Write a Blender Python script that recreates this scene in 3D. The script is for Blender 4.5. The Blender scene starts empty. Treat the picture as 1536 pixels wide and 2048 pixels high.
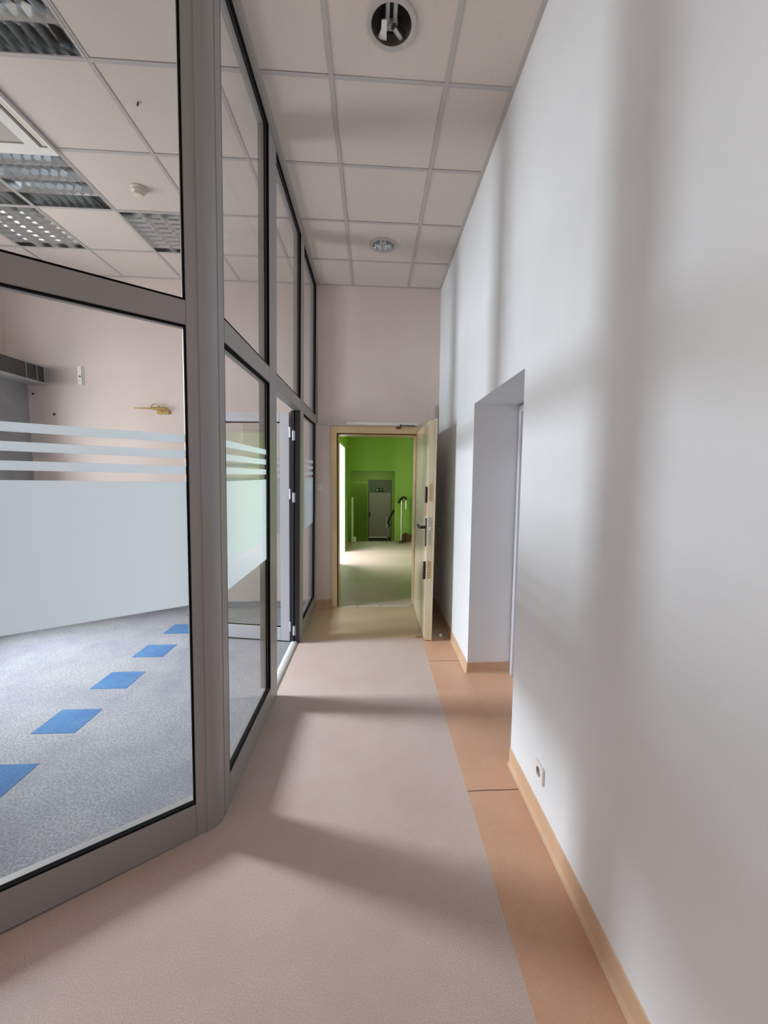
import bpy, bmesh, math, random
from mathutils import Matrix, Vector
random.seed(7)
S = bpy.context.scene
COL = S.collection
PI = math.pi

# ------------------------------------------------------------ camera
F_PX, PITCH, YAW, ROLL, CX, EYE = 808.85, 0.0906, 0.0612, 0.0105, 26.06, 1.535
fw = Vector((math.sin(YAW)*math.cos(PITCH), math.cos(YAW)*math.cos(PITCH), -math.sin(PITCH)))
xr = fw.cross(Vector((0, 0, 1))).normalized()
up = xr.cross(fw)
x2 = xr*math.cos(ROLL) + up*math.sin(ROLL)
u2 = -xr*math.sin(ROLL) + up*math.cos(ROLL)
cd = bpy.data.cameras.new('camera')
cam = bpy.data.objects.new('camera', cd)
COL.objects.link(cam)
m = Matrix((x2, u2, -fw)).transposed().to_4x4()
m.translation = (0, 0, EYE)
cam.matrix_world = m
cd.sensor_fit = 'VERTICAL'
cd.sensor_height = 36
cd.sensor_width = 27
cd.lens = F_PX/2048*36
cd.shift_x = -CX/2048
cd.clip_start = 0.02
S.camera = cam

# ------------------------------------------------------------ world, lights, exposure
w = bpy.data.worlds.new('sky')
S.world = w
w.use_nodes = True
w.node_tree.nodes['Background'].inputs[0].default_value = (0.80, 0.90, 1.0, 1)
w.node_tree.nodes['Background'].inputs[1].default_value = 1.5

def area(name, loc, rot, sx, sy, power, colr=(0.86, 0.93, 1.0)):
    l = bpy.data.lights.new(name, 'AREA')
    l.shape = 'RECTANGLE'; l.size = sx; l.size_y = sy
    l.energy = power; l.color = colr
    o = bpy.data.objects.new(name, l)
    COL.objects.link(o)
    o.location = loc; o.rotation_euler = rot
    return o
EAST = (0, -PI/2, 0)      # area light shining towards +X
def down(a): return (0, -PI/2 + a, 0)
SKYC = (0.84, 0.92, 1.0)
area('window_daylight_room', (-5.3, 3.30, 3.35), down(0.38), 1.6, 0.95, 880, SKYC)
area('window_ground_bounce', (-4.02, 3.2, 1.9), EAST, 2.0, 1.0, 85, (0.95, 0.95, 0.93))  # extra soft fill added at the window to lift ceiling and far walls
area('window_daylight_hall', (-5.0, 0.75, 2.9), down(0.30), 1.6, 1.1, 24, SKYC)
area('window_daylight_entrance', (-4.02, -1.9, 1.9), EAST, 2.0, 1.3, 50, (1.0, 0.82, 0.66))  # added warm fill behind the camera, from no visible source
area('side_room_daylight', (-1.30, 7.5, 1.15), EAST, 2.0, 1.1, 105, (0.97, 0.98, 1.0))
area('landing_lamp', (0.1, 12.6, 1.95), (0, 0, 0), 0.6, 0.6, 14, (1.0, 0.97, 0.85))  # unseen fill light, added because the lower landing was too dark
S.view_settings.view_transform = 'Standard'
S.view_settings.look = 'None'
S.view_settings.gamma = 1
S.view_settings.use_curve_mapping = False
S.view_settings.exposure = -0.08

# ------------------------------------------------------------ materials
def mat(name, col, rough=0.6, metal=0.0, noise=None, scale=40, bump=0.0, bscale=200, spec=0.5, col2=None, lo=0.35, hi=0.65, detail=4):
    """noise: amount of mixing towards col2 (a procedural mottling)"""
    mt = bpy.data.materials.new(name); mt.use_nodes = True
    nt = mt.node_tree; b = nt.nodes['Principled BSDF']
    b.inputs['Base Color'].default_value = (*col, 1)
    b.inputs['Roughness'].default_value = rough
    b.inputs['Metallic'].default_value = metal
    b.inputs['Specular IOR Level'].default_value = spec
    tc = nt.nodes.new('ShaderNodeTexCoord')
    if col2:
        n = nt.nodes.new('ShaderNodeTexNoise'); n.inputs['Scale'].default_value = scale
        n.inputs['Detail'].default_value = detail
        r = nt.nodes.new('ShaderNodeValToRGB')
        r.color_ramp.elements[0].position = lo; r.color_ramp.elements[1].position = hi
        r.color_ramp.elements[0].color = (*col, 1); r.color_ramp.elements[1].color = (*col2, 1)
        nt.links.new(tc.outputs['Object'], n.inputs['Vector'])
        nt.links.new(n.outputs['Fac'], r.inputs['Fac'])
        nt.links.new(r.outputs['Color'], b.inputs['Base Color'])
    if bump:
        n2 = nt.nodes.new('ShaderNodeTexNoise'); n2.inputs['Scale'].default_value = bscale
        bp = nt.nodes.new('ShaderNodeBump'); bp.inputs['Strength'].default_value = bump
        bp.inputs['Distance'].default_value = 0.002
        nt.links.new(tc.outputs['Object'], n2.inputs['Vector'])
        nt.links.new(n2.outputs['Fac'], bp.inputs['Height'])
        nt.links.new(bp.outputs['Normal'], b.inputs['Normal'])
    return mt

def two_scale(name, c1, c2, c3, s_fine, s_big, rough, big_amt=0.5, spec=0.4, bump=0.1, big_stretch=(1, 1, 1)):
    """fine speckle of c1/c2, with broad patches drifting to c3"""
    mt = mat(name, c1, rough, 0, scale=s_fine, col2=c2, spec=spec, lo=0.38, hi=0.62, bump=bump, bscale=s_fine)
    nt = mt.node_tree; b = nt.nodes['Principled BSDF']
    link = b.inputs['Base Color'].links[0]; src = link.from_socket
    tc = nt.nodes.new('ShaderNodeTexCoord')
    mp = nt.nodes.new('ShaderNodeMapping'); mp.inputs['Scale'].default_value = big_stretch
    n = nt.nodes.new('ShaderNodeTexNoise'); n.inputs['Scale'].default_value = s_big; n.inputs['Detail'].default_value = 6
    n.inputs['Roughness'].default_value = 0.65
    r = nt.nodes.new('ShaderNodeMapRange')
    r.inputs['From Min'].default_value = 0.42; r.inputs['From Max'].default_value = 0.68
    r.inputs['To Max'].default_value = big_amt
    mx = nt.nodes.new('ShaderNodeMixRGB'); mx.inputs['Color2'].default_value = (*c3, 1)
    nt.links.new(tc.outputs['Object'], mp.inputs['Vector']); nt.links.new(mp.outputs[0], n.inputs['Vector'])
    nt.links.new(n.outputs['Fac'], r.inputs['Value']); nt.links.new(r.outputs[0], mx.inputs['Fac'])
    nt.links.new(src, mx.inputs['Color1']); nt.links.new(mx.outputs[0], b.inputs['Base Color'])
    return mt

def glass_mat():
    mt = bpy.data.materials.new('pane_glass'); mt.use_nodes = True
    nt = mt.node_tree; nt.nodes.clear()
    o = nt.nodes.new('ShaderNodeOutputMaterial'); mx = nt.nodes.new('ShaderNodeMixShader')
    t = nt.nodes.new('ShaderNodeBsdfTransparent'); t.inputs[0].default_value = (0.965, 0.965, 0.965, 1)
    g = nt.nodes.new('ShaderNodeBsdfGlossy'); g.inputs['Roughness'].default_value = 0.01
    lw = nt.nodes.new('ShaderNodeLayerWeight'); lw.inputs['Blend'].default_value = 0.5
    pw = nt.nodes.new('ShaderNodeMath'); pw.operation = 'POWER'; pw.inputs[1].default_value = 5
    f = nt.nodes.new('ShaderNodeMath'); f.operation = 'MULTIPLY_ADD'; f.inputs[1].default_value = 0.55; f.inputs[2].default_value = 0.022
    nt.links.new(lw.outputs['Facing'], pw.inputs[0]); nt.links.new(pw.outputs[0], f.inputs[0])
    nt.links.new(f.outputs[0], mx.inputs[0]); nt.links.new(t.outputs[0], mx.inputs[1])
    nt.links.new(g.outputs[0], mx.inputs[2]); nt.links.new(mx.outputs[0], o.inputs[0])
    return mt

def film_mat():
    mt = bpy.data.materials.new('frosted_film'); mt.use_nodes = True
    nt = mt.node_tree; nt.nodes.clear()
    o = nt.nodes.new('ShaderNodeOutputMaterial'); mx = nt.nodes.new('ShaderNodeMixShader')
    t = nt.nodes.new('ShaderNodeBsdfTranslucent'); t.inputs[0].default_value = (0.80, 0.84, 0.86, 1)
    d = nt.nodes.new('ShaderNodeBsdfDiffuse'); d.inputs[0].default_value = (0.80, 0.84, 0.86, 1)
    mx.inputs[0].default_value = 0.3
    nt.links.new(t.outputs[0], mx.inputs[1]); nt.links.new(d.outputs[0], mx.inputs[2]); nt.links.new(mx.outputs[0], o.inputs[0])
    return mt

M = {}
M['white_wall'] = mat('white_wall_paint', (0.77, 0.80, 0.83), 0.55, col2=(0.74, 0.77, 0.80), scale=3, bump=0.12, bscale=120)
M['cream_wall'] = mat('pale_wall_paint', (0.75, 0.645, 0.60), 0.6, col2=(0.72, 0.615, 0.57), scale=3, bump=0.12, bscale=120)
M['green_wall'] = mat('lime_green_paint', (0.30, 0.48, 0.09), 0.5, col2=(0.28, 0.45, 0.08), scale=3, bump=0.1)
M['grey_wall'] = mat('grey_wall_panel', (0.33, 0.34, 0.35), 0.6, col2=(0.26, 0.27, 0.28), scale=5)  # shade painted into the pier's grey; also colours the cabinet dividers
M['vinyl'] = two_scale('pink_grey_vinyl', (0.51, 0.405, 0.365), (0.635, 0.51, 0.465), (0.47, 0.345, 0.30), 220, 1.6, 0.42, 0.5, big_stretch=(1, 1, 1))
M['border'] = two_scale('ochre_vinyl', (0.62, 0.375, 0.245), (0.655, 0.405, 0.27), (0.54, 0.28, 0.17), 130, 2.0, 0.42, 0.5)
M['border_end'] = two_scale('beige_vinyl', (0.58, 0.44, 0.29), (0.62, 0.48, 0.33), (0.50, 0.36, 0.23), 90, 2.0, 0.4, 0.4)
M['base'] = mat('tan_vinyl_skirting', (0.62, 0.43, 0.29), 0.45, col2=(0.56, 0.37, 0.24), scale=6)
M['seam'] = mat('dark_seam', (0.20, 0.13, 0.08), 0.8)
M['carpet'] = two_scale('blue_grey_carpet', (0.19, 0.20, 0.215), (0.32, 0.325, 0.335), (0.145, 0.15, 0.20), 100, 1.8, 0.9, 0.6, spec=0.1, bump=0.25)
M['blue'] = two_scale('blue_carpet_square', (0.055, 0.13, 0.25), (0.08, 0.175, 0.31), (0.05, 0.085, 0.26), 110, 6, 0.9, 0.5, spec=0.1, bump=0.5)
M['skirt_grey'] = mat('grey_skirting', (0.27, 0.28, 0.30), 0.7)
M['alu'] = mat('grey_aluminium', (0.34, 0.335, 0.335), 0.40, 0.15, bump=0.03, bscale=400)
M['alu_light'] = mat('light_aluminium', (0.60, 0.61, 0.66), 0.38, 0.1)
M['gasket'] = mat('black_rubber_gasket', (0.006, 0.006, 0.006), 0.9, spec=0.1)
M['seal'] = mat('dark_door_rebate', (0.045, 0.045, 0.05), 0.5)
M['glass'] = glass_mat()
M['film'] = film_mat()
M['tile'] = mat('mineral_ceiling_tile', (0.70, 0.625, 0.57), 0.9, col2=(0.68, 0.605, 0.55), scale=60, bump=0.2, bscale=300, spec=0.2)
M['tbar'] = mat('ceiling_grid_paint', (0.50, 0.47, 0.45), 0.5)
M['plaster'] = mat('slab_plaster', (0.6, 0.58, 0.55), 0.9)
M['chrome'] = mat('mirror_louvre_metal', (0.80, 0.83, 0.84), 0.15, 1.0)
M['smoked'] = mat('tarnished_reflector_metal', (0.075, 0.07, 0.065), 0.22, 0.0)  # near-black, non-metallic bowl of the nearest downlight
M['steel'] = mat('brushed_steel', (0.6, 0.6, 0.58), 0.3, 1.0)
M['tube'] = mat('white_lamp_tube', (0.75, 0.75, 0.73), 0.4)
M['white'] = mat('white_plastic', (0.80, 0.79, 0.76), 0.35)
M['offwhite'] = mat('yellowed_white_plastic', (0.72, 0.64, 0.52), 0.4)
M['cassette'] = mat('air_conditioner_grille_grey', (0.45, 0.42, 0.39), 0.6)
M['gilt'] = mat('brass', (0.62, 0.43, 0.14), 0.28, 1.0)
M['brassplate'] = mat('brass_lock_plate', (0.55, 0.33, 0.13), 0.35, 0.7)
M['cream'] = mat('cream_door_paint', (0.80, 0.72, 0.53), 0.22, col2=(0.77, 0.68, 0.48), scale=2)
M['frame'] = mat('tan_door_frame_paint', (0.72, 0.54, 0.32), 0.35, col2=(0.68, 0.49, 0.28), scale=4)
M['black'] = mat('black_metal', (0.012, 0.012, 0.012), 0.35)
M['orange'] = mat('orange_sticker', (0.85, 0.20, 0.03), 0.5)
M['red'] = mat('dark_red_print', (0.30, 0.03, 0.01), 0.5)
M['dark'] = mat('near_black_front', (0.012, 0.014, 0.012), 0.12)
M['edge'] = mat('pale_grey_edge', (0.42, 0.42, 0.41), 0.5)
M['fardoor'] = mat('grey_beige_door_paint', (0.34, 0.33, 0.27), 0.5)
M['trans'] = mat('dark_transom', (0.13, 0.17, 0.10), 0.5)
M['signgreen'] = mat('dark_green_sign', (0.01, 0.08, 0.03), 0.4)
M['brown'] = mat('dark_brown', (0.10, 0.05, 0.02), 0.7)
M['wood'] = mat('raw_wood', (0.50, 0.33, 0.17), 0.7, col2=(0.4, 0.25, 0.12), scale=20)
M['thresh'] = mat('worn_threshold', (0.70, 0.64, 0.52), 0.6, col2=(0.12, 0.10, 0.07), scale=14, lo=0.60, hi=0.62)
M['sill'] = mat('pale_threshold', (0.66, 0.67, 0.66), 0.4)

# ------------------------------------------------------------ builders
def tag(o, label=None, cat=None, group=None, kind=None):
    if label: o['label'] = label
    if cat: o['category'] = cat
    if group: o['group'] = group
    if kind: o['kind'] = kind
    return o

def obj(name, bm, m, parent=None, smooth=False):
    me = bpy.data.meshes.new(name)
    bmesh.ops.recalc_face_normals(bm, faces=bm.faces)
    bm.to_mesh(me); bm.free()
    if smooth:
        for p in me.polygons: p.use_smooth = True
        me.set_sharp_from_angle(angle=math.radians(35))
    me.materials.append(m)
    o = bpy.data.objects.new(name, me); COL.objects.link(o)
    if parent: o.parent = parent
    return o

def empty(name, loc=(0, 0, 0), rz=0):
    o = bpy.data.objects.new(name, None); COL.objects.link(o)
    o.empty_display_size = 0.1
    o.location = loc; o.rotation_euler = (0, 0, rz)
    return o

def add_box(bm, a, b, bev=0.0):
    x0, x1 = sorted((a[0], b[0])); y0, y1 = sorted((a[1], b[1])); z0, z1 = sorted((a[2], b[2]))
    vs = [bm.verts.new(p) for p in ((x0, y0, z0), (x1, y0, z0), (x1, y1, z0), (x0, y1, z0), (x0, y0, z1), (x1, y0, z1), (x1, y1, z1), (x0, y1, z1))]
    fs = [bm.faces.new([vs[i] for i in f]) for f in ((0, 3, 2, 1), (4, 5, 6, 7), (0, 1, 5, 4), (1, 2, 6, 5), (2, 3, 7, 6), (3, 0, 4, 7))]
    if bev:
        es = list({e for f in fs for e in f.edges})
        bmesh.ops.bevel(bm, geom=es, offset=bev, segments=2, affect='EDGES', clamp_overlap=True)

def box(name, m, parent, a, b, bev=0.0):
    bm = bmesh.new(); add_box(bm, a, b, bev)
    return obj(name, bm, m, parent)

def boxes(name, m, parent, lst, bev=0.0):
    bm = bmesh.new()
    for a, b in lst: add_box(bm, a, b, bev)
    return obj(name, bm, m, parent)

def prism(bm, pts, z0, z1):
    lo = [bm.verts.new((x, y, z0)) for x, y in pts]; hi = [bm.verts.new((x, y, z1)) for x, y in pts]
    n = len(pts)
    bm.faces.new(lo[::-1]); bm.faces.new(hi)
    for i in range(n): bm.faces.new((lo[i], lo[(i+1) % n], hi[(i+1) % n], hi[i]))

def sweep(bm, prof, p0, p1, nrm):
    """profile of (out, z) pairs swept from p0 to p1 along the floor; out is along nrm"""
    A = [bm.verts.new((p0[0]+nrm[0]*o, p0[1]+nrm[1]*o, z)) for o, z in prof]
    B = [bm.verts.new((p1[0]+nrm[0]*o, p1[1]+nrm[1]*o, z)) for o, z in prof]
    n = len(prof)
    bm.faces.new(A); bm.faces.new(B[::-1])
    for i in range(n): bm.faces.new((A[i], A[(i+1) % n], B[(i+1) % n], B[i]))

def lathe(bm, prof, n=40, at=(0, 0, 0), close=False):
    rings = []
    for r, z in prof:
        rings.append([bm.verts.new((at[0]+r*math.cos(2*PI*i/n), at[1]+r*math.sin(2*PI*i/n), at[2]+z)) for i in range(n)])
    for a, b in zip(rings, rings[1:]):
        for i in range(n): bm.faces.new((a[i], a[(i+1) % n], b[(i+1) % n], b[i]))
    if close:
        bm.faces.new(rings[0]); bm.faces.new(rings[-1][::-1])

def tube(bm, pts, r, n=10):
    pts = [Vector(p) for p in pts]; rings = []
    for i, p in enumerate(pts):
        t = (pts[min(i+1, len(pts)-1)] - pts[max(i-1, 0)]).normalized()
        a = t.cross(Vector((0, 0, 1)))
        if a.length < 0.05: a = t.cross(Vector((0, 1, 0)))
        a.normalize(); b = t.cross(a)
        rings.append([bm.verts.new(p + (a*math.cos(2*PI*k/n) + b*math.sin(2*PI*k/n))*r) for k in range(n)])
    for A, B in zip(rings, rings[1:]):
        for k in range(n): bm.faces.new((A[k], A[(k+1) % n], B[(k+1) % n], B[k]))
    bm.faces.new(rings[0]); bm.faces.new(rings[-1][::-1])

def copy_tree(o, parent=None):
    c = o.copy(); COL.objects.link(c)
    if parent: c.parent = parent
    for ch in list(o.children): copy_tree(ch, c)
    return c

H = 3.578          # suspended ceiling height
R = 0.745          # right wall
D = 4.624          # end wall
XL = -3.85         # window wall of the glazed room
GX = -0.655        # corridor face of the glass partition
P0 = Vector((-0.676, 1.675, 0)); DD = Vector((-0.81424, -0.58052, 0))    # diagonal partition: start and direction
YB = -3.0          # back of the hall

# ------------------------------------------------------------ structure: floors
def diag(t, off=0.0):
    n = Vector((0.58052, -0.81424, 0))
    q = P0 + DD*t + n*off
    return (q.x, q.y)
t_end = (P0.x - XL)/0.81424
bm = bmesh.new()
prism(bm, [(1.30, YB), (1.30, 3.30), (R+0.2, 3.30), (R+0.2, D+0.25), (-0.70, D+0.25), (-0.70, 1.66), diag(t_end, -0.03), (XL, YB)], -0.05, 0)
floor = tag(obj('floor', bm, M['vinyl']), 'speckled pink grey vinyl corridor floor', kind='structure')
fb = bmesh.new(); add_box(fb, (0.470, YB, 0.0), (0.742, 1.817, 0.0012))
b1 = obj('border_strip', fb, M['border'], floor)
box('border_strip', M['border'], floor, (0.470, 1.823, 0), (0.742, 3.205, 0.0012))
box('border_strip', M['border'], floor, (0.470, 3.211, 0), (0.742, 3.68, 0.0012))
box('border_strip', M['border_end'], floor, (-0.655, 3.684, 0), (0.742, 4.60, 0.0012))
box('recess_strip', M['border'], floor, (0.745, 2.02, 0), (1.10, 2.985, 0.0012))
for i, (y, x0) in enumerate(((1.820, 0.47), (3.208, 0.47))):
    bm = bmesh.new(); tube(bm, [(x0, y-0.003, 0.0005), (x0+0.09, y+0.002, 0.0008), (x0+0.2, y, 0.0006), (0.725, y+0.001, 0.001)], 0.0022, 6)
    obj('seam', bm, M['seam'], floor)
bm = bmesh.new(); tube(bm, [(0.7435, 2.0, 0.0006), (0.7435, 2.99, 0.0006)], 0.0015, 6)
obj('seam', bm, M['base'], floor)

bm = bmesh.new()
prism(bm, [(-0.70, D+0.01), (XL, D+0.01), diag(t_end, -0.03), (-0.70, 1.66)], -0.03, 0.001)
carpet = tag(obj('floor', bm, M['carpet']), 'mottled blue grey carpet inside the glazed room', kind='structure')
for k in range(-2, 6):
    y = 1.865 + 0.502*k
    if diag((P0.x+1.87)/0.81424)[1] > y + 0.0: continue
    box('carpet_square', M['blue'], carpet, (-1.995, y, 0.0), (-1.745, min(y+0.247, D-0.02), 0.0025))
# green corridor floor and the lower landing behind the steps
box('floor', M['vinyl'], None, (-1.6, D+0.25, -0.06), (1.0, 9.29, 0.0))
tag(bpy.data.objects[[o.name for o in COL.objects][-1]], 'pale vinyl floor of the green corridor beyond the open door', kind='structure')
lst = [((-0.9, 9.29+0.28*i, -0.95), (1.0, 9.29+0.28*(i+1), -0.155*(i+1))) for i in range(4)]
st = tag(boxes('floor', M['border_end'], None, lst + [((-0.9, 10.41, -0.95), (1.0, 14.1, -0.76))]), 'steps leading down to the lower landing', kind='structure')

# ------------------------------------------------------------ structure: walls
wr = tag(boxes('wall_right', M['white_wall'], None, [((R, YB, 0), (1.16, 2.00, H+0.15)), ((R, 2.99, 0), (1.16, D, H+0.15)), ((R, 2.00, 2.065), (1.16, 2.99, H+0.15))]),
         'tall white corridor wall with a doorway recess', kind='structure')
box('wall_recess', M['white_wall'], None, (1.16, 1.7, 0), (1.22, 3.3, 2.5))
tag(COL.objects[-1], 'white wall closing the doorway recess', kind='structure')
d4 = tag(empty('door_3', (1.122, 2.0, 0)), 'pale grey door in the right hand recess', kind='structure')
box('door_leaf', M['alu_light'], d4, (-0.02, 0.06, 0.01), (0.0, 0.93, 2.0), 0.003)
boxes('door_frame', M['alu_light'], d4, [((-0.045, 0.005, 0), (0.01, 0.055, 2.05)), ((-0.045, 0.935, 0), (0.01, 0.985, 2.05)), ((-0.045, 0.055, 2.005), (0.01, 0.935, 2.05))], 0.002)

DX0, DX1 = -0.39, 0.487
wb = tag(boxes('wall_end', M['cream_wall'], None, [((XL-0.3, D, 0), (DX0-0.05, D+0.16, H+0.15)), ((DX1+0.04, D, 0), (R+0.4, D+0.16, H+0.15)), ((DX0-0.05, D, 2.04), (DX1+0.04, D+0.16, H+0.15))]),
         'pale wall closing the corridor around the door', kind='structure')
# a grey band in the wall colour between the dark wall box and the bracket
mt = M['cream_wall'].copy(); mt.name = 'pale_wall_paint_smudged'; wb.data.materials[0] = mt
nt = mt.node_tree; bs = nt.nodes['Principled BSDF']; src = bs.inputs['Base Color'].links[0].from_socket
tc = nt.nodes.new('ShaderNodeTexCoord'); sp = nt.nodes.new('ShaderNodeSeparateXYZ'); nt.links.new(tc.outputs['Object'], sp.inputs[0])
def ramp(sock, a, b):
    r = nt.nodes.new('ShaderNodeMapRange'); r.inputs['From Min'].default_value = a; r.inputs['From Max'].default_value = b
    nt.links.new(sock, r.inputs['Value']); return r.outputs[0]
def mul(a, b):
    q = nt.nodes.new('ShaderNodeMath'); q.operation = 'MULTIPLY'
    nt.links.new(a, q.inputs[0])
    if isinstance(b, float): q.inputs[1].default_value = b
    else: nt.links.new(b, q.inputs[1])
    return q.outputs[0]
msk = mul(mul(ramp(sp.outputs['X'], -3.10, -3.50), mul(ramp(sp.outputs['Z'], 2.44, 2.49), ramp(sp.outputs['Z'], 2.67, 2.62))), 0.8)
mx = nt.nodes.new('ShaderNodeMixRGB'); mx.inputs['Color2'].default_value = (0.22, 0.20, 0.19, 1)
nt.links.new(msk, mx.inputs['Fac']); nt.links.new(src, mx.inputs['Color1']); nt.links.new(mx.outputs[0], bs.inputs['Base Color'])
tag(boxes('wall_end', M['green_wall'], None, [((-1.7, D+0.16, 0), (DX0-0.05, D+0.25, H)), ((DX1+0.04, D+0.16, 0), (1.1, D+0.25, H)), ((DX0-0.05, D+0.16, 2.04), (DX1+0.04, D+0.25, H))]),
    'green rear face of the wall around the door', kind='structure')
# window wall of the glazed room / hall
wins = [(2.66, 3.75), (0.05, 1.05), (-2.55, -1.25)]  # last opening is unseen, added to admit the warm fill
Z0, Z1 = 0.9, 3.0
lst = []; ys = [YB-0.1]
for a, b in sorted(wins): ys += [a, b]
ys.append(D)
for i in range(0, len(ys), 2): lst.append(((XL-0.12, ys[i], 0), (XL, ys[i+1], H+0.15)))
for a, b in wins:
    lst.append(((XL-0.12, a, 0), (XL, b, Z0))); lst.append(((XL-0.12, a, Z1), (XL, b, H+0.15)))
tag(boxes('wall_left', M['cream_wall'], None, lst), 'window wall of the glazed room', kind='structure')
for i, (a, b) in enumerate(sorted(wins, reverse=True)):
    wd = tag(empty('window_%d' % (i+1), (XL-0.06, a, Z0)), kind='structure')
    ww, hh = b-a, Z1-Z0
    boxes('window_frame', M['white'], wd, [((-0.03, 0, 0), (0.03, 0.05, hh)), ((-0.03, ww-0.05, 0), (0.03, ww, hh)), ((-0.03, 0.05, 0), (0.03, ww-0.05, 0.05)), ((-0.03, 0.05, hh-0.05), (0.03, ww-0.05, hh))])
    box('window_pane', M['glass'], wd, (-0.002, 0.05, 0.05), (0.002, ww-0.05, hh-0.05))
tag(box('wall_back', M['cream_wall'], None, (XL-0.1, YB-0.1, 0), (1.1, YB, H+0.15)), 'wall behind the viewer', kind='structure')
# added pier in the glazed room's far corner; its grey paints in the dimness there
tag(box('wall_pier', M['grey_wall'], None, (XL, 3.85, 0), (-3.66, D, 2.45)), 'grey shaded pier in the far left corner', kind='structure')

# green corridor beyond the door
tag(boxes('wall_green_left', M['green_wall'], None, [((-0.70, D+0.25, 0), (-0.56, 6.90, H)), ((-0.70, 8.05, 0), (-0.56, 9.30, H)), ((-0.70, 6.90, 2.08), (-0.56, 8.05, H)), ((-0.9, 9.30, -0.95), (-0.72, 14.1, 2.2))]),
    'lime green left wall of the far corridor', kind='structure')
dj = tag(boxes('trim_1', M['white'], None, [((-0.72, 8.02, 0), (-0.545, 8.055, 2.1)), ((-0.72, 6.895, 0), (-0.555, 6.925, 2.1)), ((-0.72, 6.925, 2.06), (-0.555, 8.02, 2.1))]), 'white lining of the side opening in the green wall', kind='structure')
tag(box('wall_green_right', M['green_wall'], None, (0.905, D+0.25, -0.95), (1.05, 14.1, H)), 'lime green right wall of the far corridor', kind='structure')
tag(boxes('wall_green_end', M['green_wall'], None, [((-0.56, 9.30, 1.63), (0.905, 9.45, H)), ((0.513, 9.30, -0.8), (0.905, 9.45, 1.63)), ((-0.56, 9.30, -0.8), (-0.50, 9.45, 1.63))]),
    'lime green end wall with a low opening over the steps', kind='structure')
tag(boxes('wall_green_lower', M['green_wall'], None, [((-0.72, 14.0, -0.9), (-0.14, 14.1, 2.2)), ((0.66, 14.0, -0.9), (0.905, 14.1, 2.2)), ((-0.14, 14.0, 1.37), (0.66, 14.1, 2.2)), ((-0.72, 12.6, -0.9), (-0.15, 12.75, 1.30))]),
    'dim green wall around the lower door', kind='structure')
tag(boxes('ceiling', M['plaster'], None, [((-1.7, D+0.25, H), (1.05, 9.45, H+0.1)), ((-0.9, 9.45, 2.0), (1.05, 14.3, 2.1))]), 'ceiling over the green corridor', kind='structure')
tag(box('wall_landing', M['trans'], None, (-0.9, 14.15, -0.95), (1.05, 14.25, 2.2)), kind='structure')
# side room that lights the green corridor
tag(boxes('wall_side_room', M['plaster'], None, [((-1.7, 6.5, 0), (-0.70, 6.6, 2.6)), ((-1.7, 8.3, 0), (-0.70, 8.4, 2.6)), ((-1.7, 6.5, 2.5), (-0.70, 8.4, 2.6)), ((-1.75, 6.5, 0), (-1.7, 8.4, 2.6))]), kind='structure')

# ------------------------------------------------------------ baseboards
prof = [(0, 0), (0.020, 0), (0.011, 0.006), (0.006, 0.016), (0.005, 0.088), (0.0, 0.092)]
bm = bmesh.new(); sweep(bm, prof, (R, YB), (R, 2.0), (-1, 0)); sweep(bm, prof, (R, 2.99), (R, D), (-1, 0))
tag(obj('baseboard_right', bm, M['base']), 'tan coved vinyl skirting along the right wall', kind='structure')
bm = bmesh.new(); sweep(bm, prof, (R-0.004, 2.99), (1.10, 2.99), (0, -1)); sweep(bm, prof, (R-0.004, 2.0), (1.10, 2.0), (0, 1))
tag(obj('baseboard_recess', bm, M['base']), 'tan skirting inside the doorway recess', kind='structure')
bm = bmesh.new(); sweep(bm, prof, (GX+0.002, D), (-0.467, D), (0, -1)); sweep(bm, prof, (0.565, D), (R, D), (0, -1))
tag(obj('baseboard_end', bm, M['base']), 'tan skirting on the end wall beside the door', kind='structure')
bm = bmesh.new(); sweep(bm, [(0, 0), (0.012, 0), (0.010, 0.075), (0, 0.08)], (XL, D), (GX-0.07, D), (0, -1))
tag(obj('baseboard_room', bm, M['skirt_grey']), 'grey carpet skirting in the glazed room', kind='structure')
bm = bmesh.new(); sweep(bm, prof, (0.905, D+0.25), (0.905, 9.29), (-1, 0)); sweep(bm, prof, (-0.56, 8.06), (-0.56, 9.29), (1, 0)); sweep(bm, prof, (-0.56, D+0.26), (-0.56, 6.89), (1, 0))
tag(obj('baseboard_green', bm, M['base']), 'tan skirting in the green corridor', kind='structure')

# ------------------------------------------------------------ ceiling tiles and grid
ceil = tag(boxes('ceiling', M['plaster'], None, [((XL-0.1, YB, H+0.14), (1.1, D+0.2, H+0.2))]), 'suspended ceiling of square mineral tiles in a grid', kind='structure')
tag(box('ceiling', M['tile'], None, (XL, YB, H), (R, -0.7, H+0.02)), 'plain ceiling over the hall behind', kind='structure')
xs = [XL] + [-0.824-0.6*k for k in range(4, -1, -1)] + [-0.224, 0.376, R]
yl = [-0.7, -0.1, 0.5, 1.1, 1.7, 2.3, 2.9, 3.5, 4.1, D]
lights = {(-2.024, 1.7): 0, (-2.624, 2.9): 0, (-3.224, 2.9): 0, (-3.224, 3.5): 1, (-2.024, 3.5): 1}
cass = {(-2.624, 2.3), (-2.624, 1.7), (-3.224, 2.3), (-3.224, 1.7)}
down = {(-0.224, 1.7), (-0.224, 3.5)}
shared = {}
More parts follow.
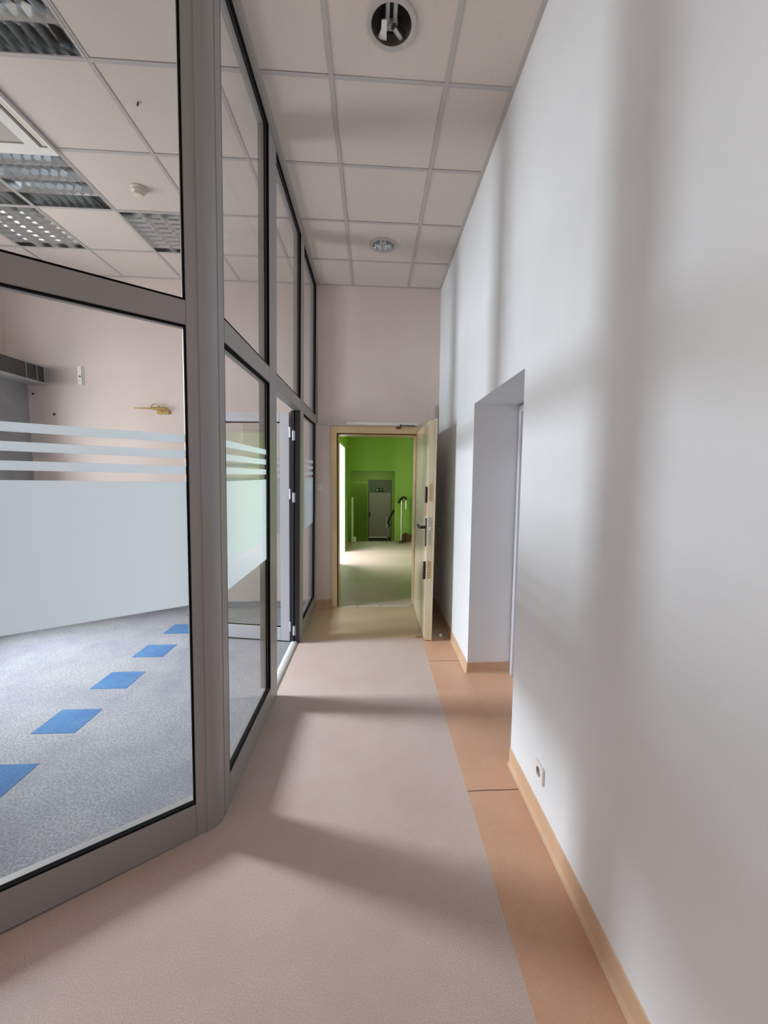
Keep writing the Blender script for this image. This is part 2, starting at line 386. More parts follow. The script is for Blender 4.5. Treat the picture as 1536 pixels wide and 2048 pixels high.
def tile_cut(dx, dy):
    """tile with a round hole, made for a 0.6 m cell"""
    bm = bmesh.new(); n = 48; r = 0.098; a = 0.2885
    inner = []; outer = []
    for i in range(n):
        t = 2*PI*i/n; c, s = math.cos(t), math.sin(t); k = a/max(abs(c), abs(s))
        inner.append((dx+r*c, dy+r*s)); outer.append((k*c, k*s))
    def lay(z): return [bm.verts.new((x, y, z)) for x, y in inner], [bm.verts.new((x, y, z)) for x, y in outer]
    i0, o0 = lay(0); i1, o1 = lay(0.014)
    for i in range(n):
        j = (i+1) % n
        bm.faces.new((i0[i], i0[j], o0[j], o0[i])); bm.faces.new((i1[i], i1[j], o1[j], o1[i]))
        bm.faces.new((i0[i], i0[j], i1[j], i1[i])); bm.faces.new((o0[i], o0[j], o1[j], o1[i]))
    return bm
for i in range(len(xs)-1):
    for j in range(len(yl)-1):
        x0, x1, y0, y1 = xs[i], xs[i+1], yl[j], yl[j+1]
        kx, ky = round(x0, 3), round(y0, 3)
        if (kx, ky) in lights or (kx, ky) in cass: continue
        cx, cy = (x0+x1)/2, (y0+y1)/2; wx, wy = x1-x0-0.023, y1-y0-0.023
        if (kx, ky) in down:
            o = obj('ceiling_tile', tile_cut(*((0, 0.035) if ky < 2 else (0.008, 0.015))), M['tile'], ceil); o.location = (cx, cy, H+0.004); continue
        key = (round(wx, 3), round(wy, 3))
        if key not in shared:
            o = box('ceiling_tile', M['tile'], ceil, (-wx/2, -wy/2, 0), (wx/2, wy/2, 0.014), 0.0015); shared[key] = o.data
        else:
            o = bpy.data.objects.new('ceiling_tile', shared[key]); COL.objects.link(o); o.parent = ceil
        o.location = (cx, cy, H + 0.004 + random.uniform(-0.0008, 0.0008))
for x in xs[1:-1]:
    boxes('grid_bar', M['tbar'], ceil, [((x-0.012, yl[0], H), (x+0.012, D, H+0.0035)), ((x-0.002, yl[0], H+0.0035), (x+0.002, D, H+0.035))])
for y in yl[1:-1]:
    segs = []
    for i in range(len(xs)-1):
        segs.append(((xs[i]+0.012, y-0.012, H+0.0002), (xs[i+1]-0.012, y+0.012, H+0.0036)))
    boxes('grid_bar', M['tbar'], ceil, segs)
for a, b in (((R-0.022, yl[0], H-0.001), (R, D, H+0.003)), ((GX+0.05, 1.75, H-0.003), (GX+0.075, D, H+0.003)), ((XL, D-0.022, H-0.001), (R-0.022, D, H+0.003)), ((XL, yl[0], H-0.001), (XL+0.022, D-0.022, H+0.003))):
    box('wall_angle', M['tbar'], ceil, a, b)

# ------------------------------------------------------------ glass partitions
LEAN = 0.0143
def lean_root(name, loc, rz=0):
    o = empty(name, loc)
    o.matrix_world = Matrix.Translation(loc) @ Matrix.Rotation(LEAN, 4, 'Y') @ Matrix.Rotation(rz, 4, 'Z')
    return o

def glazing(root, along, across, u0, u1, z0, z1, stripes=False, yc=-0.019):
    """a pane with its black gasket; P maps (u, v, z) of the partition to local xyz"""
    P = (lambda u, v, z: (v, u, z)) if along == 'y' else (lambda u, v, z: (u, v, z))
    pane = box('glass_pane', M['glass'], root, P(u0, yc-0.003, z0), P(u1, yc+0.003, z1))
    lst = []
    for v0, v1, g in ((yc+0.003, yc+0.0175, 0.007), (yc-0.010, yc-0.003, 0.003)):
        lst += [(P(u0, v0, z0), P(u0+g, v1, z1)), (P(u1-g, v0, z0), P(u1, v1, z1)), (P(u0+g, v0, z0), P(u1-g, v1, z0+g)), (P(u0+g, v0, z1-g), P(u1-g, v1, z1))]
    boxes('gasket', M['gasket'], root, lst)
    g = 0.003
    if stripes:
        box('frosted_band', M['film'], pane, P(u0+g, yc-0.0045, 1.0), P(u1-g, yc-0.0035, 1.5))
        for k in range(3):
            za = 1.531 + 0.0605*k
            box('frosted_stripe', M['film'], pane, P(u0+g, yc-0.0045, za), P(u1-g, yc-0.0035, za+0.0305))
    return pane

TB, TT, SILL, TOP = 2.085, 2.180, 0.150, 3.535
wl = tag(lean_root('wall_glass', (GX, 0, 0)), 'grey aluminium framed glass partition along the corridor, with its doorway', kind='structure')
def yb(name, y0, y1, z0, z1, x0=-0.065, x1=0.0, m='alu'):
    return box(name, M[m], wl, (x0, y0, z0), (x1, y1, z1), 0.002)
MU = [(2.555, 2.735), (3.62, 3.775)]     # the two mullions beside the doorway
EY = 4.535
ZT = H - 0.003
yb('mullion', MU[0][0], MU[0][1], 0, TOP); yb('mullion', MU[1][0], MU[1][1], 0, TOP); yb('mullion', EY, D-0.001, 0, TOP)
yb('mullion', 1.735, 1.80, 0, TOP)
yb('transom', 1.80, MU[0][0], TB, TT); yb('transom', MU[0][1], MU[1][0], TB, TT); yb('transom', MU[1][1], EY, TB, TT)
yb('bottom_rail', 1.80, MU[0][0], 0, SILL); yb('bottom_rail', MU[1][1], EY, 0, SILL)
yb('top_rail', 1.735, D-0.001, TOP, ZT)
for a, b in ((1.80, MU[0][0]), (MU[1][1], EY)):
    glazing(wl, 'y', 'x', a, b, SILL, TB, True)
for a, b in ((1.80, MU[0][0]), (MU[0][1], MU[1][0]), (MU[1][1], EY)):
    glazing(wl, 'y', 'x', a, b, TT, TOP)
# dark rebate of the doorway jamb, with its rubber seals
boxes('door_rebate', M['seal'], wl, [((-0.060, MU[1][0]-0.004, 0.0), (-0.004, MU[1][0], TB)), ((-0.085, MU[1][0]+0.002, 0.0), (-0.066, MU[1][0]+0.05, TB))])
box('door_seal', M['gasket'], wl, (-0.060, MU[1][0]-0.012, 0.0), (-0.048, MU[1][0]-0.004, TB))
# rounded corner post
bm = bmesh.new()
cpx, cpy, rr = -0.735, 1.722, 0.078
pts = [(cpx+rr*math.cos(t), cpy+rr*math.sin(t)) for t in [math.radians(a) for a in range(-62, 1, 7)]]
pts += [(GX-0.002, 1.735), (GX-0.066, 1.735), (-0.745, 1.69)]
prism(bm, [(x-GX, y) for x, y in pts], 0, ZT)
obj('corner_post', bm, M['alu'], wl, True)

ang = math.atan2(DD.y, DD.x)
wd2 = tag(lean_root('wall_diagonal', (P0.x, P0.y, 0), ang), 'grey aluminium framed glass partition running diagonally towards the viewer', kind='structure')
def xb(name, x0, x1, z0, z1, m='alu', y0=-0.065, y1=0.0):
    return box(name, M[m], wd2, (x0, y0, z0), (x1, y1, z1), 0.002)
stiles = [(0.006, 0.075), (1.05, 1.17), (2.12, 2.24), (3.15, 3.27), (3.82, 3.885)]
for a, b in stiles: xb('mullion', a, b, 0, TOP)
xb('top_rail', 0.006, 3.885, TOP, ZT)
for (a0, a), (b, b1) in zip(stiles, stiles[1:]):
    xb('transom', a, b, 2.092, 2.182); xb('bottom_rail', a, b, 0, SILL-0.005)
    glazing(wd2, 'x', 'y', a, b, SILL-0.005, 2.092, True)
    glazing(wd2, 'x', 'y', a, b, 2.182, TOP)
box('post_groove', M['gasket'], wd2, (-0.012, -0.05, 0), (0.006, -0.012, TOP))

# pale threshold in the glass doorway
bm = bmesh.new()
sweep(bm, [(0, 0.001), (0.062, 0.001), (0.056, 0.012), (0.040, 0.019), (0.022, 0.019), (0.006, 0.012)], (GX-0.085, MU[0][1]+0.001), (GX-0.085, MU[1][0]-0.002), (1, 0))
tag(obj('trim_2', bm, M['sill'], smooth=True), 'pale rounded threshold strip in the glass doorway', kind='structure')

# open glass door leaf in the room
d1 = empty('door_1')
lw = 0.84
d1.matrix_world = Matrix.Translation((-0.745, 3.665, 0)) @ Matrix.Rotation(0.010, 4, 'Y') @ Matrix.Rotation(PI-0.17, 4, 'Z')
tag(d1, 'open glass door leaf with a pale aluminium frame, swung into the room', kind='structure')
# local x runs from hinge to free edge, local y+ faces the camera
boxes('door_frame', M['alu_light'], d1, [((0, -0.03, 0.012), (0.085, 0.03, 2.075)), ((lw-0.085, -0.03, 0.012), (lw, 0.03, 2.075)), ((0.085, -0.03, 0.012), (lw-0.085, 0.03, 0.135)), ((0.085, -0.03, 1.99), (lw-0.085, 0.03, 2.075))], 0.002)
boxes('gasket', M['gasket'], d1, [((0.085, 0.002, 0.135), (lw-0.085, 0.022, 0.142)), ((0.085, 0.002, 1.982), (lw-0.085, 0.022, 1.99)), ((lw-0.092, 0.002, 0.142), (lw-0.085, 0.022, 1.982))])
pn = box('glass_pane', M['glass'], d1, (0.085, -0.004, 0.135), (lw-0.085, 0.002, 1.99))
box('frosted_band', M['film'], pn, (0.085, -0.0055, 1.0), (lw-0.085, -0.0045, 1.5))
for k in range(3):
    za = 1.531+0.0605*k
    box('frosted_stripe', M['film'], pn, (0.085, -0.0055, za), (lw-0.085, -0.0045, za+0.0305))
for z in (0.15, 1.36, 1.90):
    hb = bmesh.new()
    lathe(hb, [(0.013, -0.045), (0.013, 0.045)], 16, (-0.012, 0.028, z), True)
    add_box(hb, (-0.012, 0.030, z-0.035), (0.03, 0.036, z+0.035))
    obj('hinge', hb, M['alu_light'], d1, True)
    hb = bmesh.new()
    lathe(hb, [(0.012, -0.042), (0.012, 0.042)], 16, (-0.048, 0.045, z-0.03), True)
    obj('hinge', hb, M['alu_light'], d1, True)

# ------------------------------------------------------------ cream security door and its frame
df = tag(empty('trim_3', (0, D, 0)), 'tan painted steel door frame with worn edges', kind='structure')
boxes('jamb', M['frame'], df, [((DX0-0.075, -0.018, 0), (DX0-0.012, 0.02, 2.07)), ((DX0-0.050, 0.02, 0), (DX0-0.0, 0.25, 2.04))], 0.002)
boxes('jamb', M['frame'], df, [((DX1+0.012, -0.018, 0), (DX1+0.075, 0.02, 2.07)), ((DX1+0.0, 0.02, 0), (DX1+0.04, 0.25, 2.04))], 0.002)
boxes('lintel', M['frame'], df, [((DX0-0.012, -0.018, 2.0), (DX1+0.012, 0.02, 2.07)), ((DX0, 0.02, 1.985), (DX1, 0.25, 2.04))], 0.002)
boxes('rebate_seal', M['brown'], df, [((DX0-0.011, -0.004, 0.0), (DX0+0.001, 0.019, 2.0)), ((DX0+0.001, -0.004, 1.990), (DX1, 0.019, 2.0))])
tag(box('trim_4', M['thresh'], None, (DX0, D+0.0, 0.0), (DX1, D+0.035, 0.004)), 'worn whitish threshold under the cream door', kind='structure')

d2 = empty('door_2')
d2.matrix_world = Matrix.Translation((0.487, 4.585, 0)) @ Matrix.Rotation(0.009, 4, 'Y')
tag(d2, 'open cream security door with black locks, swung towards the viewer', kind='structure')
L = 0.965     # leaf runs towards -Y
box('door_leaf', M['cream'], d2, (0, -L, 0.008), (0.050, 0, 2.025), 0.002)
box('door_lip', M['cream'], d2, (0.050, -L-0.012, 0.008), (0.068, 0.0, 2.040), 0.002)
def rounded_plate(y, z0, z1, w, x0, x1, m, name, parent, seg=6):
    """vertical plate with domed ends on the leaf's face (spanning y) """
    bm = bmesh.new(); r = w/2; pts = []
    for k in range(seg+1): a = PI*k/seg; pts.append((y+r*math.cos(a), z1-r+r*math.sin(a)))
    for k in range(seg+1): a = PI+PI*k/seg; pts.append((y+r*math.cos(a), z0+r+r*math.sin(a)))
    A = [bm.verts.new((x0, p, q)) for p, q in pts]; B = [bm.verts.new((x1, p, q)) for p, q in pts]
    bm.faces.new(A); bm.faces.new(B[::-1]); n = len(pts)
    for i in range(n): bm.faces.new((A[i], A[(i+1) % n], B[(i+1) % n], B[i]))
    return obj(name, bm, m, parent)
rounded_plate(-L+0.045, 1.285, 1.435, 0.052, -0.020, 0.001, M['black'], 'lock_cover', d2)
rounded_plate(-L+0.045, 0.575, 0.745, 0.052, -0.022, 0.001, M['black'], 'lock_cover', d2)
hp = rounded_plate(-L+0.045, 0.885, 1.145, 0.040, -0.010, 0.001, M['black'], 'handle_plate', d2)
bm = bmesh.new(); tube(bm, [(-0.008, -L+0.045, 1.062), (-0.055, -L+0.045, 1.062), (-0.068, -L+0.06, 1.064), (-0.070, -L+0.15, 1.069)], 0.0135, 10)
obj('door_handle', bm, M['black'], hp, True)
hp = rounded_plate(-L+0.045, 0.885, 1.145, 0.040, 0.067, 0.076, M['black'], 'handle_plate', d2)
bm = bmesh.new(); tube(bm, [(0.074, -L+0.045, 1.062), (0.118, -L+0.045, 1.062), (0.130, -L+0.06, 1.060), (0.130, -L+0.15, 1.060)], 0.0105, 10)
obj('door_handle', bm, M['black'], hp, True)
def edge_plate(z0, z1, m, n, wd=0.020, hole=None):
    bm = bmesh.new(); r = wd/2; cxp = 0.027; pts = []
    for k in range(7): a = PI*k/6; pts.append((cxp+r*math.cos(a), z1-r+r*math.sin(a)))
    for k in range(7): a = PI+PI*k/6; pts.append((cxp+r*math.cos(a), z0+r+r*math.sin(a)))
    A = [bm.verts.new((p, -L-0.0025, q)) for p, q in pts]; B = [bm.verts.new((p, -L+0.001, q)) for p, q in pts]
    bm.faces.new(A); bm.faces.new(B[::-1])
    for i in range(len(pts)): bm.faces.new((A[i], A[(i+1) % len(pts)], B[(i+1) % len(pts)], B[i]))
    pl = obj('lock_plate', bm, m, d2)
    for k in range(n):
        z = z0+0.018+(z1-z0-0.036)*k/(n-1)
        bm = bmesh.new()
        tube(bm, [(cxp, -L-0.006, z), (cxp, -L-0.001, z)], 0.0062, 12)
        obj('bolt', bm, hole or M['steel'], pl, True)
    return pl
edge_plate(1.305, 1.462, M['brassplate'], 7, 0.024, M['cream'])
edge_plate(0.595, 0.757, M['brassplate'], 6, 0.024, M['cream'])
ep = edge_plate(0.900, 1.160, M['edge'], 2, 0.022)
box('latch', M['white'], ep, (0.018, -L-0.012, 1.045), (0.034, -L-0.002, 1.075), 0.003)
sk = box('sticker', M['orange'], d2, (-0.0012, -L+0.065, 1.165), (0.0005, -L+0.115, 1.300))
for k in range(7):
    z = 1.175+0.0175*k
    boxes('sticker_print', M['red'], sk, [((-0.0018, -L+0.075, z), (-0.0010, -L+0.094, z+0.004)), ((-0.0018, -L+0.075+0.012*(k % 2), z+0.004), (-0.0010, -L+0.080+0.012*(k % 2), z+0.010))])

# door closer rail above the door
cl = tag(empty('door_closer', (-0.294, D, 2.085)), 'white door closer rail with a black arm above the tan door frame', 'door closer')
box('closer_rail', M['white'], cl, (0, -0.030, 0.005), (0.80, 0, 0.038), 0.003)
bm = bmesh.new(); tube(bm, [(0.600, -0.045, 0.004), (0.66, -0.06, 0.004), (0.76, -0.10, -0.004)], 0.0045, 8)
obj('closer_arm', bm, M['black'], cl, True)
boxes('closer_bracket', M['brown'], cl, [((0.555, -0.046, -0.030), (0.610, -0.020, -0.012)), ((0.598, -0.046, -0.014), (0.612, -0.030, 0.016))], 0.002)

# cable trunking on the end wall
tr = tag(box('trim_5', M['offwhite'], None, (-0.635, D-0.014, 2.088), (-0.296, D, 2.104), 0.002), 'thin cable trunking running to the door closer rail', kind='structure')
tag(box('trim_6', M['cream_wall'], None, (-0.612, D-0.012, 2.106), (-0.598, D, H-0.005), 0.002), 'thin vertical cable trunking in the corridor corner', kind='structure')
tag(box('cable_duct', M['cream_wall'], None, (0.655, D-0.03, 2.06), (0.700, D, 2.325), 0.003), 'short pale vertical cable duct above the open cream door', 'cable duct')

# light switch
sw = tag(empty('light_switch', (-0.598, D, 1.39)), 'square white light switch on the end wall left of the door frame', 'light switch')
box('switch_plate', M['white'], sw, (-0.040, -0.009, -0.040), (0.040, 0, 0.040), 0.003)
box('rocker', M['white'], sw, (-0.027, -0.014, -0.027), (0.027, -0.009, 0.027), 0.002)

# wall socket on the right wall
so = tag(empty('wall_socket', (R, 1.628, 0.243)), 'white wall socket low on the right wall above the skirting', 'socket')
bm = bmesh.new(); n = 32; a = 0.041
inn = []; out = []
for i in range(n):
    t = 2*PI*(i+0.5)/n; c, s = math.cos(t), math.sin(t); k = a/max(abs(c), abs(s))
    inn.append((0.021*c, 0.021*s)); out.append((k*c, k*s))
I0 = [bm.verts.new((-0.011, y, z)) for y, z in inn]; O0 = [bm.verts.new((-0.011, y, z)) for y, z in out]; O1 = [bm.verts.new((0, y, z)) for y, z in out]
for i in range(n):
    j = (i+1) % n
    bm.faces.new((I0[i], I0[j], O0[j], O0[i])); bm.faces.new((O0[i], O0[j], O1[j], O1[i]))
obj('socket_plate', bm, M['white'], so)
bm = bmesh.new()
I0 = [bm.verts.new((-0.0112, y, z)) for y, z in inn]; I1 = [bm.verts.new((-0.001, y*0.95, z*0.95)) for y, z in inn]
for i in range(n): bm.faces.new((I0[i], I0[(i+1) % n], I1[(i+1) % n], I1[i]))
bm.faces.new(I1)
obj('socket_well', bm, M['cassette'], so)
for y in (-0.0095, 0.0095):
    bm = bmesh.new(); tube(bm, [(-0.003, y, 0), (-0.0005, y, 0)], 0.0028, 10); obj('pin_hole', bm, M['black'], so)

# debris by the open door
bm = bmesh.new(); bmesh.ops.create_icosphere(bm, subdivisions=3, radius=0.017)
for v in bm.verts: v.co *= 1+0.08*math.sin(v.co.x*300)*math.cos(v.co.y*260)
db = obj('door_stop', bm, M['white'], None, True); db.location = (0.655, 3.70, 0.0185)
tag(db, 'small white round door stop on the floor behind the cream door', 'door stop')
bm = bmesh.new(); prism(bm, [(0, 0), (0.055, 0.006), (0.050, 0.030), (0.004, 0.026)], 0, 0.016)
wdg = obj('wooden_wedge', bm, M['wood'], None); wdg.location = (0.415, 3.69, 0.0013)
tag(wdg, 'small brown wooden wedge on the floor left of the cream door', 'wedge')

# ------------------------------------------------------------ glazed room: luminaires
def louvre_light(loc, rz, label):
    t = tag(empty('louvre_light', loc, rz), label, 'ceiling light', 'louvred ceiling lights of the glazed room')
    a = 0.288; zt = 0.10
    boxes('housing', M['chrome'], t, [((-a, -a, zt), (a, a, zt+0.004)), ((-a, -a, 0.0), (-a+0.004, a, zt)), ((a-0.004, -a, 0.0), (a, a, zt)), ((-a+0.004, -a, 0), (a-0.004, -a+0.004, zt)), ((-a+0.004, a-0.004, 0), (a-0.004, a, zt))])
    boxes('rim', M['tbar'], t, [((-a-0.010, -a-0.010, -0.002), (a+0.010, -a, 0.004)), ((-a-0.010, a, -0.002), (a+0.010, a+0.010, 0.004)), ((-a-0.010, -a, -0.002), (-a, a, 0.004)), ((a, -a, -0.002), (a+0.010, a, 0.004))])
    for k in range(4):
        y = -0.216+0.144*k
        bm = bmesh.new(); tube(bm, [(-0.275, y, 0.072), (0.275, y, 0.072)], 0.013, 12); obj('lamp_tube', bm, M['tube'], t, True)
    me = None
    for k in range(1, 4):      # long reflectors with a V section between the tubes
        y = -0.288+0.144*k
        if me is None:
            bm = bmesh.new()
            A = [bm.verts.new((-0.284, q, z)) for q, z in ((0, 0.004), (0.020, 0.055), (-0.020, 0.055))]
            B = [bm.verts.new((0.284, q, z)) for q, z in ((0, 0.004), (0.020, 0.055), (-0.020, 0.055))]
            bm.faces.new(A); bm.faces.new(B[::-1])
            for i in range(3): bm.faces.new((A[i], A[(i+1) % 3], B[(i+1) % 3], B[i]))
            o = obj('long_reflector', bm, M['chrome'], t); me = o.data
        else:
            o = bpy.data.objects.new('long_reflector', me); COL.objects.link(o); o.parent = t
        o.location = (0, y, 0)
    me = None
    for k in range(1, 9):
        x = -0.288+0.064*k
        if me is None:
            bm = bmesh.new()
            A = [bm.verts.new((q, -0.284, z)) for q, z in ((0, 0.003), (0.012, 0.055), (-0.012, 0.055))]
            B = [bm.verts.new((q, 0.284, z)) for q, z in ((0, 0.003), (0.012, 0.055), (-0.012, 0.055))]
            bm.faces.new(A); bm.faces.new(B[::-1])
            for i in range(3): bm.faces.new((A[i], A[(i+1) % 3], B[(i+1) % 3], B[i]))
            o = obj('louvre_blade', bm, M['chrome'], t); me = o.data
        else:
            o = bpy.data.objects.new('louvre_blade', me); COL.objects.link(o); o.parent = t
        o.location = (x, 0, 0)
    return t
LL = {(-2.024, 1.7): 'square louvred ceiling light nearest the viewer, cut by the top left corner of the photo',
      (-2.624, 2.9): 'square mirror louvred ceiling light left of the smoke detector',
      (-3.224, 2.9): 'square louvred ceiling light at the left edge, beyond the air conditioner',
      (-3.224, 3.5): 'square louvred ceiling light nearest the room far left corner',
      (-2.024, 3.5): 'square louvred ceiling light behind the smoke detector, partly behind the grey mullion'}
for (x, y), r in lights.items():
    louvre_light((x+0.3, y+0.3, H), PI/2*r, LL[(x, y)])

# air conditioner cassette
ac = tag(empty('air_conditioner', (-2.505, 2.44, H)), 'white ceiling cassette air conditioner at the left edge above the room', 'air conditioner')
boxes('panel', M['white'], ac, [((-0.485, 0.42, -0.022), (0.485, 0.485, 0)), ((-0.485, -0.485, -0.022), (0.485, -0.42, 0)),
    ((0.465, -0.42, -0.022), (0.485, 0.42, 0)), ((-0.485, -0.42, -0.022), (-0.465, 0.42, 0)),
    ((0.342, -0.42, -0.022), (0.415, 0.42, 0)), ((-0.415, -0.42, -0.022), (-0.342, 0.42, 0)), ((-0.342, 0.40, -0.022), (0.342, 0.42, 0)), ((-0.342, -0.42, -0.022), (0.342, -0.40, 0))], 0)
box('air_outlet_back', M['dark'], ac, (-0.46, -0.46, 0.0005), (0.46, 0.46, 0.004))
for sx in (-1, 1):
    box('louvre_flap', M['offwhite'], ac, (sx*0.462, -0.41, -0.020), (sx*0.440, 0.41, -0.014))
box('intake_grille', M['cassette'], ac, (-0.338, -0.396, -0.016), (0.338, 0.396, -0.004), 0.003)
# tiles fill the rest of the four cells around the cassette
boxes('ceiling_tile', M['tile'], ceil, [((-3.212, 1.712, H+0.005), (-2.036, 2.888, H+0.019))])

# smoke detector
sd = tag(empty('smoke_detector', (-1.70, 3.23, H)), 'yellowed round smoke detector on the ceiling of the glazed room', 'smoke detector')
bm = bmesh.new(); lathe(bm, [(0.055, 0.0), (0.055, -0.012), (0.050, -0.016)], 32, (0, 0, 0.004), True); obj('base', bm, M['offwhite'], sd, True)
bm = bmesh.new(); lathe(bm, [(0.042, -0.012), (0.042, -0.030), (0.036, -0.036), (0.034, -0.052), (0.020, -0.056)], 32, (0, 0, 0.004), True); obj('sensor_head', bm, M['offwhite'], sd, True)
# loose wire stub
bm = bmesh.new(); tube(bm, [(-1.325, 2.545, H+0.003), (-1.318, 2.535, H-0.004), (-1.305, 2.515, H-0.005)], 0.004, 8)
tag(obj('wire_stub', bm, M['black'], None, True), 'tiny black wire stub on a ceiling tile seen through the upper pane', 'wire')

# corridor downlights
def downlight(x, y, label, broken):
    t = tag(empty('downlight', (x, y, H)), label, 'ceiling light', 'recessed round downlights of the corridor')
    bm = bmesh.new(); lathe(bm, [(0.092, 0.010), (0.092, -0.003), (0.100, -0.007), (0.116, -0.005), (0.120, 0.002), (0.120, 0.004)], 56); obj('rim', bm, M['tbar'], t, True)
    bm = bmesh.new(); lathe(bm, [(0.092, 0.0), (0.089, 0.025), (0.080, 0.065), (0.062, 0.10), (0.035, 0.12), (0.0, 0.124)], 56); obj('reflector', bm, M['smoked'] if broken else M['chrome'], t, True)
    for s in (-1, 1):
        bm = bmesh.new(); tube(bm, [(s*0.018, 0.05, 0.06), (s*0.018, -0.055, 0.06)], 0.010, 10); obj('lamp_tube', bm, M['tube'], t, True)
    box('lamp_base', M['white'], t, (-0.032, 0.045, 0.045), (0.032, 0.075, 0.078), 0.003)
    if broken:
        bm = bmesh.new()
        P = [(-0.062, 0.075, 0.012), (-0.020, 0.080, 0.010), (-0.022, -0.015, 0.004), (-0.045, -0.012, 0.004), (-0.046, 0.030, 0.008)]
        A = [bm.verts.new(p) for p in P]; B = [bm.verts.new((p[0], p[1], p[2]+0.006)) for p in P]
        bm.faces.new(A); bm.faces.new(B[::-1])
        for i in range(5): bm.faces.new((A[i], A[(i+1) % 5], B[(i+1) % 5], B[i]))
        obj('loose_bracket', bm, M['white'], t)
        bm = bmesh.new(); tube(bm, [(0.050, 0.07, 0.02), (0.030, 0.045, 0.014), (0.010, 0.015, 0.010)], 0.014, 10); obj('loose_lamp', bm, M['steel'], t, True)
downlight(0.076, 2.035, 'large round recessed downlight nearest the viewer, with a loose bracket inside', True)
downlight(0.084, 3.815, 'small looking round recessed downlight near the end wall', False)

# ------------------------------------------------------------ glazed room: wall fittings
sh = tag(empty('wall_cabinet', (XL, 4.0, 2.45)), 'long dark fronted wall box with pale edges in the room far left corner', 'cabinet')
box('carcass', M['edge'], sh, (0, -0.9, 0.002), (0.38, D-4.0-0.001, 0.195), 0.003)
box('dark_front', M['dark'], sh, (0.380, -0.88, 0.022), (0.386, 0.595, 0.175))
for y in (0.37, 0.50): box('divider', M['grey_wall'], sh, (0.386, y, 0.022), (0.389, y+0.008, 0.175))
br = tag(empty('wall_bracket', (-3.11, D, 2.555)), 'small white vertical bracket screwed to the room far wall', 'bracket')
box('back_plate', M['white'], br, (-0.030, -0.010, -0.095), (0.030, 0, 0.095), 0.002)
box('slotted_rail', M['white'], br, (-0.012, -0.022, -0.095), (0.020, -0.010, 0.095), 0.003)
bm = bmesh.new(); tube(bm, [(0.004, -0.027, -0.01), (0.004, -0.022, -0.01)], 0.009, 12); obj('screw', bm, M['black'], br)
pl = tag(empty('picture_light', (-2.26, D, 2.20)), 'brass picture light on the far wall of the glazed room', 'wall light')
box('wall_plate', M['gilt'], pl, (-0.075, -0.020, -0.032), (0.055, 0, 0.008), 0.003)
bm = bmesh.new(); tube(bm, [(-0.10, -0.05, 0.022), (0.045, -0.05, 0.022)], 0.016, 14); obj('lamp_head', bm, M['gilt'], pl, True)
bm = bmesh.new(); tube(bm, [(-0.29, -0.055, 0.022), (-0.10, -0.05, 0.022)], 0.0065, 8); obj('rod', bm, M['gilt'], pl, True)
bm = bmesh.new(); tube(bm, [(-0.12, -0.05, 0.030), (-0.10, -0.05, 0.062), (-0.07, -0.05, 0.075), (-0.04, -0.05, 0.062), (-0.02, -0.035, 0.0), (-0.02, -0.01, -0.01)], 0.004, 8); obj('swan_neck', bm, M['gilt'], pl, True)
for i, (px, z, l) in enumerate(((-3.60, 2.36, 'dark hook under the dark wall box in the glazed room'), (-3.40, 2.15, 'small dark wall plug below the dark wall box, above the film stripes'))):
    bm = bmesh.new(); tube(bm, [(0, 0, 0), (0, -0.018, 0), (0.006, -0.022, -0.016)], 0.008, 8)
    o = obj('wall_plug', bm, M['black'], None, True); o.location = (px, D, z); tag(o, l, 'wall plug')

# ------------------------------------------------------------ things in the green corridor
fd = tag(empty('door_4', (-0.135, 14.0, -0.755)), 'dim grey beige door at the bottom of the steps', kind='structure')
box('door_leaf', M['fardoor'], fd, (0.02, -0.04, 0.14), (0.775, 0.02, 1.69), 0.003)
box('transom_panel', M['trans'], fd, (0.0, -0.03, 1.72), (0.795, 0.02, 2.12), 0.003)
box('door_frame', M['trans'], fd, (0.0, -0.05, 1.69), (0.795, 0.02, 1.72), 0.003)
box('draught_strip', M['white'], fd, (0.02, -0.05, 0.115), (0.66, -0.02, 0.155))  # white strip paints the slit of light under the far door
box('door_handle', M['black'], fd, (0.03, -0.08, 0.86), (0.06, -0.04, 1.02), 0.004)
es = tag(empty('exit_sign', (0.235, 13.94, 1.03)), 'small dark green emergency exit sign above the far door', 'sign')
box('sign_plate', M['signgreen'], es, (-0.13, -0.01, -0.06), (0.13, 0.0, 0.06))
boxes('running_figure', M['white'], es, [((-0.075, -0.014, 0.012), (-0.055, -0.010, 0.032)), ((-0.085, -0.014, -0.022), (-0.055, -0.010, 0.010)), ((-0.105, -0.014, -0.042), (-0.085, -0.010, -0.022)), ((-0.055, -0.014, -0.040), (-0.040, -0.010, -0.018))])
boxes('arrow', M['white'], es, [((0.02, -0.014, -0.005), (0.075, -0.010, 0.005)), ((0.075, -0.014, -0.015), (0.085, -0.010, 0.015)), ((0.085, -0.014, -0.008), (0.097, -0.010, 0.008))])
hr = tag(empty('handrail', (0.655, 9.08, 0)), 'steel handrail with a black grip at the top of the steps', 'handrail')
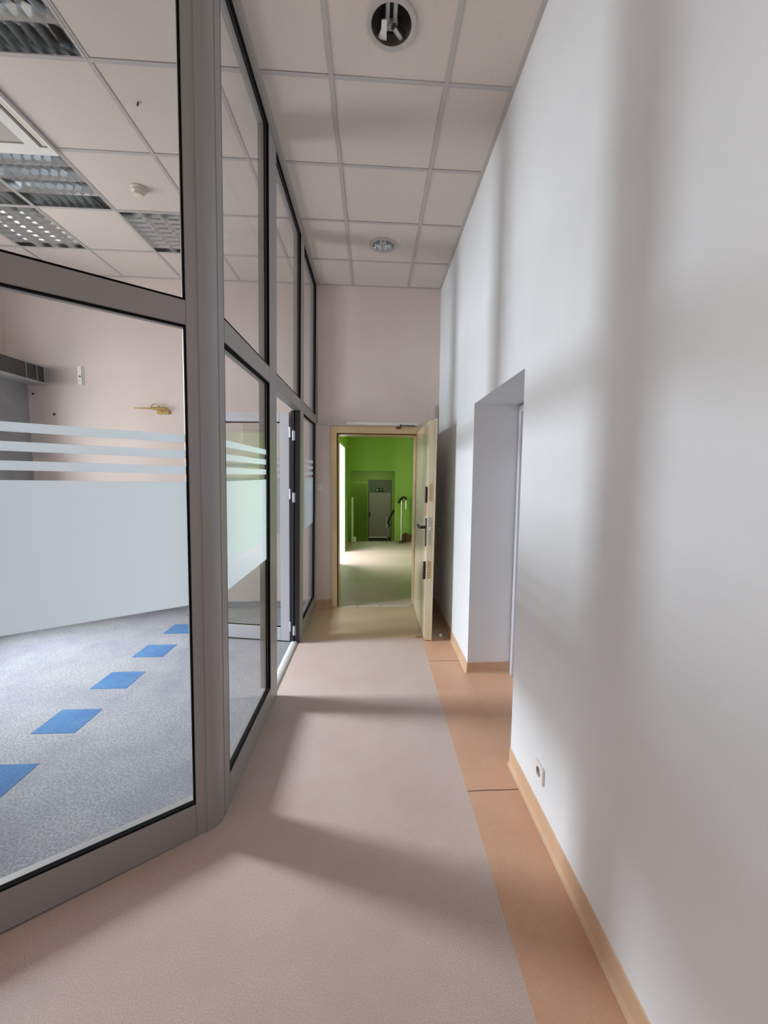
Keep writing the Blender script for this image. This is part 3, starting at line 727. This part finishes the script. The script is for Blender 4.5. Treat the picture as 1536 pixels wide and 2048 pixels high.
bm = bmesh.new(); tube(bm, [(0.0, 0, 0.0), (0.0, 0, 0.955)], 0.019, 12); obj('post', bm, M['steel'], hr, True)
bm = bmesh.new(); lathe(bm, [(0.05, 0.0), (0.05, 0.02), (0.028, 0.06)], 20, (0, 0, 0), True); obj('post_foot', bm, M['black'], hr, True)
bm = bmesh.new(); tube(bm, [(0.105, 0.0, 0.78), (0.105, 0.0, 0.98)], 0.02, 12); obj('return_bend', bm, M['steel'], hr, True)
bm = bmesh.new(); tube(bm, [(0.105, 0.0, 0.98), (0.098, 0.0, 1.015), (0.07, 0.0, 1.04), (0.03, 0.0, 1.035), (-0.02, 0.05, 0.99), (-0.20, 1.2, 0.46), (-0.24, 1.5, 0.30)], 0.026, 12); obj('grip', bm, M['black'], hr, True)
box('wall_plate', M['white'], hr, (-0.31, 1.50, 0.15), (-0.25, 1.54, 0.43), 0.004)
bm = bmesh.new(); tube(bm, [(-0.24, 1.5, 0.30), (-0.20, 1.5, 0.22), (-0.22, 1.5, 0.16)], 0.02, 10); obj('bracket_arm', bm, M['black'], hr, True)
bm = bmesh.new(); tube(bm, [(-0.25, 1.52, 0.42), (-0.25, 1.52, -0.86)], 0.018, 10); obj('lower_post', bm, M['steel'], hr, True)
bp_ = tag(empty('newel_post', (-0.455, 9.24, 0)), 'slim white post at the left of the steps', 'post')
box('shaft', M['white'], bp_, (-0.022, -0.02, 0), (0.022, 0.02, 1.03), 0.004)
box('foot', M['white'], bp_, (0.022, -0.02, 0), (0.085, 0.02, 0.12), 0.004)
bm = bmesh.new()
pts = [(0.115*math.cos(a)*(1 if math.cos(a) > 0 else 1.15), 0.21*math.sin(a)) for a in [PI*k/14 for k in range(15)]]
A = [bm.verts.new((x, -0.03, z)) for x, z in pts]; B = [bm.verts.new((x, 0.04, z)) for x, z in pts]
bm.faces.new(A); bm.faces.new(B[::-1])
for i in range(15): bm.faces.new((A[i], A[(i+1) % 15], B[(i+1) % 15], B[i]))
o = obj('rounded_board', bm, M['brown'], None, True); o.location = (0.775, 9.22, 0.0)
tag(o, 'dark brown rounded board on the floor beside the handrail', 'board')
